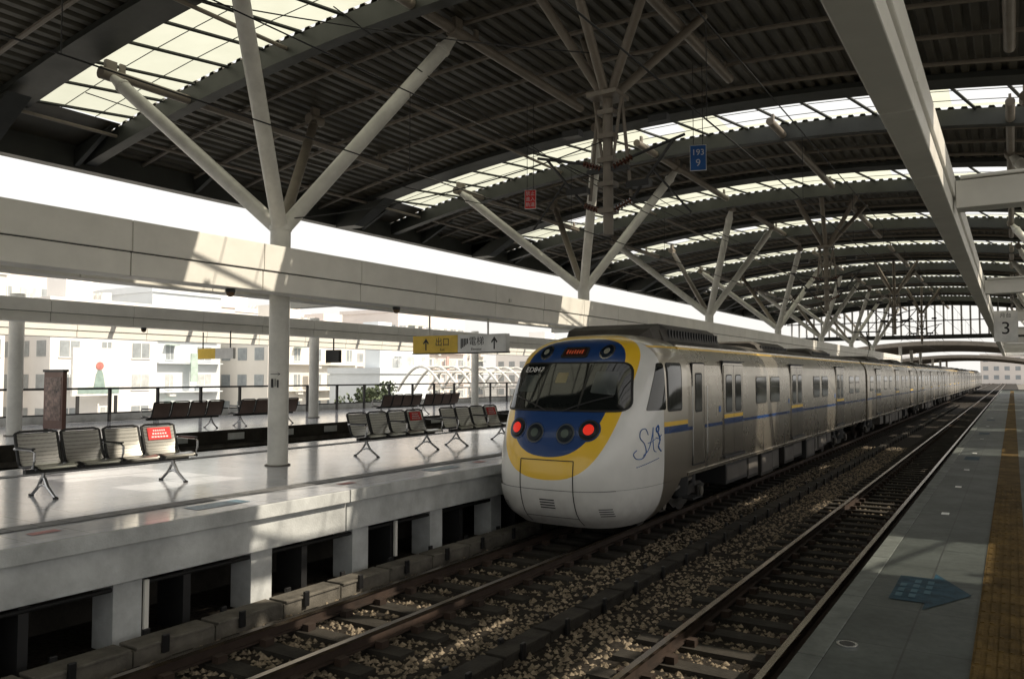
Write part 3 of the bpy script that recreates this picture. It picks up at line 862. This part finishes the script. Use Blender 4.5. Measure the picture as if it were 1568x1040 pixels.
def details(mb,y0,y1,doors,wins,skip=None):
    for sg in (1,-1):
        for dd in doors: door(mb,sg,dd)
        for ww in wins: window(mb,sg,ww)
        segs=[];c=y0
        for dd in sorted(doors): segs.append((c,dd-.76)); c=dd+.76
        segs.append((c,y1))
        for a,c in segs:
            for z0,z1,m in ((SY0,SY1,yellow),(SB0,SY0-.003,blue)):
                mb.box(*sorted((sg*(X0-.01),sg*(X0+.004))),a,c,z0,z1,m)
        for dd in doors:
            for k in (-1,1):
                a,c=sorted((dd+k*.012,dd+k*.67))
                for z0,z1,m in ((SY0,SY1,yellow),(SB0,SY0-.003,blue)): mb.box(*sorted((sg*(X0+.01),sg*(X0+.0245))),a,c,z0,z1,m)
        hx=interp(HW,3.31)
        mb.box(*sorted((sg*(hx-.03),sg*(hx+.016))),y0,y1,3.28,3.335,yellow)
        mb.box(*sorted((sg*(hx-.06),sg*(hx-.02))),y0,y1,3.34,3.375,steel)
        yy=y0+1.1
        while yy<y1:
            if all(abs(yy-dd)>.85 for dd in doors): mb.box(*sorted((sg*(X0-.01),sg*(X0+.0025))),yy,yy+.008,.96,1.77,dark)
            yy+=2.1
        mb.box(*sorted((sg*(X0-.03),sg*(X0+.006))),y0,y1,.94,1.0,steel2)
def wheelset(mb,y):
    for sx in (-1,1):
        mb.cyl((sx*.50,y,.43),(sx*.62,y,.43),.43,under,seg=28); mb.cyl((sx*.62,y,.43),(sx*.64,y,.43),.36,rust,seg=28)
        mb.cyl((sx*.64,y,.43),(sx*.95,y,.43),.11,under,seg=14)
    mb.cyl((-.6,y,.43),(.6,y,.43),.08,under)
def bogie(mb,y):
    for k in (-1.05,1.05): wheelset(mb,y+k)
    for sx in (-1,1):
        mb.prism([(sx*.86,y-1.5,.5),(sx*.86,y-1.2,.62),(sx*.86,y-.6,.62),(sx*.86,y-.35,.42),(sx*.86,y+.35,.42),(sx*.86,y+.6,.62),(sx*.86,y+1.2,.62),(sx*.86,y+1.5,.5),(sx*.86,y+1.3,.38),(sx*.86,y+.65,.42),(sx*.86,y+.35,.26),(sx*.86,y-.35,.26),(sx*.86,y-.65,.42),(sx*.86,y-1.3,.38)],(sx*.14,0,0),under)
        for k in (-1.05,1.05):
            mb.box(*sorted((sx*.9,sx*1.06)),y+k-.16,y+k+.16,.3,.55,under); mb.cyl((sx*.95,y+k*.8,.55),(sx*.95,y+k*.8,.8),.08,dark); mb.cyl((sx*1.06,y+k,.43),(sx*1.10,y+k,.43),.1,conc)
        mb.cyl((sx*.95,y,.45),(sx*.95,y,.9),.22,black,seg=18)
        mb.cyl((sx*1.05,y-.5,.6),(sx*1.05,y+.5,.75),.035,conc,seg=8)
def gear(mb,y0,y1):
    random.seed(int(y0*10)+3); y=y0
    gg=mat('gear_grey',(.10,.09,.08),.6)
    while y<y1-.4:
        L0=.5+1.3*R(); L0=min(L0,y1-y); zb=.32+.2*R(); xo=1.15+.2*R()
        m=random.choice((under,under,dark,gg))
        for sg in (1,-1):
            mb.box(*sorted((sg*.4,sg*xo)),y,y+L0-.12,zb,.90,m)
            mb.box(*sorted((sg*xo,sg*(xo+.012))),y+.06,y+L0-.2,zb+.07,.82,gg)
            if R()<.6: mb.cyl((sg*(xo-.1),y+L0-.06,.5),(sg*(xo-.1),y+L0-.06,.9),.05,dark)
        y+=L0
def roofgear(mb,units,top=3.70):
    for yc,L0 in units:
        rows=[]
        prof=[(-1.05,3.45),(-.95,top-.08),(-.8,top),(.8,top),(.95,top-.08),(1.05,3.45)]
        for yy,s_ in ((yc-L0/2,.82),(yc-L0/2+.25,1.),(yc+L0/2-.25,1.),(yc+L0/2,.82)):
            rows.append([(x*(.9+.1*s_),yy,3.4+(z-3.4)*s_) for x,z in prof])
        mb.grid(rows,rooft); mb.poly(rows[0],rooft); mb.poly(rows[-1],rooft)
        for k in range(int(L0/.16)-2):
            for sg in (1,-1): mb.box(*sorted((sg*.99,sg*1.03)),yc-L0/2+.25+k*.16,yc-L0/2+.31+k*.16,3.48,top-.12,dark)
C1=23.6
b=MB(); body(b,YEND,C1,steel,rooft); b.build('cab_car_body',T,smooth=True,angle=30)
b=MB(); details(b,YEND+.01,C1,[5.2,11.2,17.8],[7.5,8.8,13.9,15.2,20.2,21.5])
for sg in (1,-1):
    yc=2.95
    rr(b,sg,yc-.36,yc+.36,1.1,3.05,.05,X0+.006,rubber,.02); rr(b,sg,yc-.33,yc+.33,1.13,3.02,.05,X0+.012,steel2,.02)
    rr(b,sg,yc-.2,yc+.2,2.1,2.85,.07,X0+.015,rubber,.01); rr(b,sg,yc-.17,yc+.17,2.13,2.82,.06,X0+.018,winglass,.01)
    for k in (-.42,.42): b.cyl((sg*(X0+.04),yc+k,1.3),(sg*(X0+.04),yc+k,2.6),.012,chrome,seg=6)
    b.box(*sorted((sg*1.2,sg*1.42)),yc-.25,yc+.25,.45,.48,dark)
b.build('cab_car_doors_windows',T,smooth=True,angle=25)
b=MB(); bogie(b,3.1); bogie(b,C1-3.6); gear(b,5.3,C1-5.8); b.build('cab_car_running_gear',T,smooth=True,angle=35)
b=MB(); roofgear(b,[(4.0,3.4)],3.80); roofgear(b,[(10.5,3.2),(17,3.2)]); 
rows=[]
for yy,h,w in ((1.75,.0,.8),(2.0,.16,.95),(2.35,.24,1.0)):
    rows.append([(-w,yy,3.42),(-w*.9,yy,3.52+h),(w*.9,yy,3.52+h),(w,yy,3.42)])
b.grid(rows,rooft)
b.build('cab_car_roof_equipment',T)
LC=20.3
b=MB(); body(b,0,LC,steel,rooft); details(b,.01,LC-.01,[3.2,10.1,17.0],[1.2,5.6,7.5,12.6,14.5,19.2]); bodyo=b.build('tmp',smooth=True,angle=25); bodyme=bodyo.data; bpy.data.objects.remove(bodyo)
b=MB(); bogie(b,3.1); bogie(b,LC-3.1); gear(b,5,LC-5); roofgear(b,[(5.5,3.6),(14.5,3.6)])
b.box(-1.1,1.1,LC,LC+.5,1.0,3.3,rubber); o=b.build('tmp',smooth=True,angle=35); gearme=o.data; bpy.data.objects.remove(o)
b=MB(); b.box(-1.1,1.1,C1,C1+.5,1.0,3.3,rubber); b.build('gangway',T)
y=C1+.5
for k in range(7):
    inst('car_body',bodyme,T,(0,y,0)); inst('car_running_gear',gearme,T,(0,y,0)); y+=LC+.5
b=MB()
for yy in (C1+.5+10,):
    b.tube([(0,yy,3.6),(0,yy+1.2,4.3),(0,yy+.2,5.1)],.03,dark); b.box(-.7,.7,yy,yy+.3,5.1,5.15,dark)
b.build('pantograph',T)

# ---------------------------------------------------------------- city
cols=[(.84,.82,.79),(.80,.73,.69),(.85,.83,.81),(.72,.76,.79),(.82,.76,.71),(.83,.79,.73),(.76,.70,.66)]
wing=mat('city_window',(.36,.39,.41),.3); wing2=mat('city_window_light',(.6,.62,.62),.3)
shopc=[mat('shop_red',(.66,.42,.38),.6),mat('shop_blue',(.45,.55,.66),.6),mat('shop_yellow',(.76,.70,.55),.6),mat('shop_green',(.5,.62,.56),.6)]
def building(x,y,w,dp,top,ci,fl=3.2,bay=3.0,name='apartment_building'):
    e=empty(name,(x,y,-6)); m=mat('facade_%d'%ci,cols[ci],.8,var=.06,vscale=.15)
    h=top+6; b=MB(); b.box(-dp,0,0,w,0,h,m); b.box(-dp-.2,.2,-.2,w+.2,h,h+.7,m)
    b.box(-dp*.6,-dp*.3,w*.3,w*.55,h+.7,h+3.2,m)
    for k in range(3): b.cyl((-dp*.5+k,w*.7,h+.7),(-dp*.5+k,w*.7,h+1.9),.5,signw,seg=12)
    b.build('walls',e)
    q=MB(); nf=int(h/fl); nb=int(w/(bay*(.75+.12*(ci%4)))); nd=int(dp/bay)
    for f in range(nf):
        z=f*fl+1.0
        for k in range(nb):
            yy=(k+.5)*w/nb; ww=bay*.26*(1.2 if (k+ci)%3 else .6)
            wm=wing if R()<.7 else wing2
            q.box(.02,.05,yy-ww,yy+ww,z,z+1.5,wm); q.box(.0,.12,yy-ww-.1,yy+ww+.1,z-.14,z-.02,m); q.box(.051,.08,yy-.04,yy+.04,z,z+1.5,m)
            r_=R()
            if r_<.22: q.box(.1,.7,yy-.4,yy+.4,z-.9,z-.3,signw)
            elif r_<.36: q.box(.1,.9,yy-ww-.2,yy+ww+.2,z+1.55,z+1.65,shopc[3])
            elif r_<.5: q.box(.05,.8,yy-ww-.2,yy+ww+.2,z-.5,z+.2,m)
        for k in range(nd):
            xx=-(k+.5)*dp/nd; q.box(xx-.8,xx+.8,-.05,-.02,z,z+1.5,wing)
        if ci%2: q.box(0.0,.9,.3,w-.3,z-.5,z-.38,m)
    if R()<.6:
        yy=w*R()*.7; q.box(.95,1.1,yy,yy+.9,h*.45,h*.45+3.2,random.choice(shopc))
    q.build('windows',e)
random.seed(5)
layout=[(-78,24,13,12,12,0),(-92,38,16,14,14,4),(-76,40,11,12,9.5,2),(-80,53,9,12,12,3),(-74,64,15,12,8.5,5),(-95,62,14,14,12.5,1),(-84,82,16,14,9,6),(-105,78,22,15,13,2),(-90,101,14,12,9,3),(-100,118,22,15,15,1),(-110,142,20,18,12,4),(-90,160,18,15,10,2),(-76,10,12,12,11,3),(-82,-8,16,12,14,1),(-120,100,20,14,13,5),(-85,185,24,15,12,0),(-60,230,24,15,12,3),(-25,330,26,20,9,2),(10,340,26,20,10,4),(-55,290,20,15,11,1),(-62,70,9,8,3.0,3)]
for L_ in layout: building(*L_)
e=empty('billboard',(-73,40.5,1.2)); b=MB(); b.box(-.3,0,0,5,-.3,4.2,signw); 
for yy in (.5,4.2): b.box(-.3,-.1,yy,yy+.25,-7.2,-.3,dark)
gr=mat('mural_green',(.30,.40,.37),.6); pk=mat('mural_red',(.6,.22,.19),.6)
b.box(.01,.03,.5,4.5,-.1,.5,gr); b.prism([(.035,2.0,.5),(.035,3.1,.5),(.035,2.9,1.7),(.035,2.75,2.1),(.035,2.35,2.1),(.035,2.2,1.7)],(.02,0,0),gr)
b.cyl((.035,2.55,2.5),(.06,2.55,2.5),.38,pk,seg=18); b.build('panel',e)
leaf=mat('foliage',(.10,.13,.065),.7,var=.4,vscale=1.2); bark=mat('bark',(.12,.09,.07),.9)
def tree_(x,y,h,r):
    e=empty('street_tree',(x,y,-6)); b=MB(); b.cyl((0,0,0),(0,0,h*.55),.22,bark,r1=.14)
    for k in range(6):
        a=k*1.05; b.cyl((0,0,h*(.35+.04*k)),(math.cos(a)*r*.6,math.sin(a)*r*.6,h*(.6+.05*k)),.09,bark,r1=.03,seg=6)
    b.build('trunk',e)
    q=MB(); cl=[(random.gauss(0,r*.45),random.gauss(0,r*.45),h*.72+random.gauss(0,r*.4),r*(.28+.25*R())) for _ in range(16)]
    for cx,cy,cz,cr in cl:
        for _ in range(110):
            v=Vector((random.gauss(0,1),random.gauss(0,1),random.gauss(0,1))).normalized()*cr*(.6+.5*R()); p=Vector((cx,cy,cz))+v
            a=Vector((R()-.5,R()-.5,R()-.5)).normalized()*.22; c=a.cross(Vector((R()-.5,R()-.5,R()-.5))).normalized()*.14
            q.add([p-a,p+c,p+a,p-c],[(0,1,2,3)],leaf)
    q.build('crown',e)
for (x,y,h,r) in ((-47,54,7.6,2.1),(-56,62,8.2,2.4)): tree_(x,y,h,r)
b=MB()
for k in range(8):
    y=41+1.7*k
    pts=[(-31-5*(i/12),y+1.5*(i/12),1.2+2.2*math.sin(math.pi*(.12+.8*i/12))) for i in range(13)]
    b.tube(pts,.09,white,seg=8)
    b.cyl((-31,y,-1),(-31.3,y,1.9),.07,white,seg=8)
for i in (0,3,6,9):
    z=1.2+2.2*math.sin(math.pi*(.12+.8*i/12)); b.cyl((-31-5*i/12,41+1.5*i/12,z),(-31-5*i/12,53+1.5*i/12,z),.05,white,seg=8)
b.build('arched_canopy_frame')

# ---------------------------------------------------------------- light
tr=Vector((-.95,-.28,-1)).normalized()
sun=bpy.data.lights.new('sun','SUN'); sun.energy=5; sun.angle=math.radians(.5); sun.color=(1,.89,.72)
so=bpy.data.objects.new('sun',sun); S.collection.objects.link(so); so.rotation_euler=tr.to_track_quat('-Z','Y').to_euler(); so.location=(20,10,30)
w=bpy.data.worlds.new('World'); S.world=w; w.use_nodes=True
nt=w.node_tree; bg=nt.nodes['Background']; sk=nt.nodes.new('ShaderNodeTexSky'); sk.sky_type='NISHITA'; sk.sun_disc=False
d_=-tr; sk.sun_elevation=math.asin(d_.z); sk.sun_rotation=math.atan2(d_.x,d_.y)
sk.dust_density=6; sk.air_density=1.0; sk.ozone_density=1.0
mx=nt.nodes.new('ShaderNodeMix'); mx.data_type='RGBA'; mx.inputs[0].default_value=.8
nt.links.new(sk.outputs[0],mx.inputs[6]); mx.inputs[7].default_value=(8.3,8.1,7.7,1)
nt.links.new(mx.outputs[2],bg.inputs[0]); bg.inputs[1].default_value=.15
# ---------------------------------------------------------------- camera
cam=bpy.data.cameras.new('camera'); co=bpy.data.objects.new('camera',cam); S.collection.objects.link(co); S.camera=co
f=1220.; cam.sensor_width=36; cam.lens=f/1568*36; cam.clip_end=3000; cam.clip_start=.05
yaw=math.atan(766/f); pitch=math.atan(55/f)
co.location=(0,0,2.8)
co.rotation_euler=(math.pi/2+pitch,0,yaw)
S.view_settings.view_transform='Standard'; S.view_settings.look='None'; S.view_settings.exposure=0
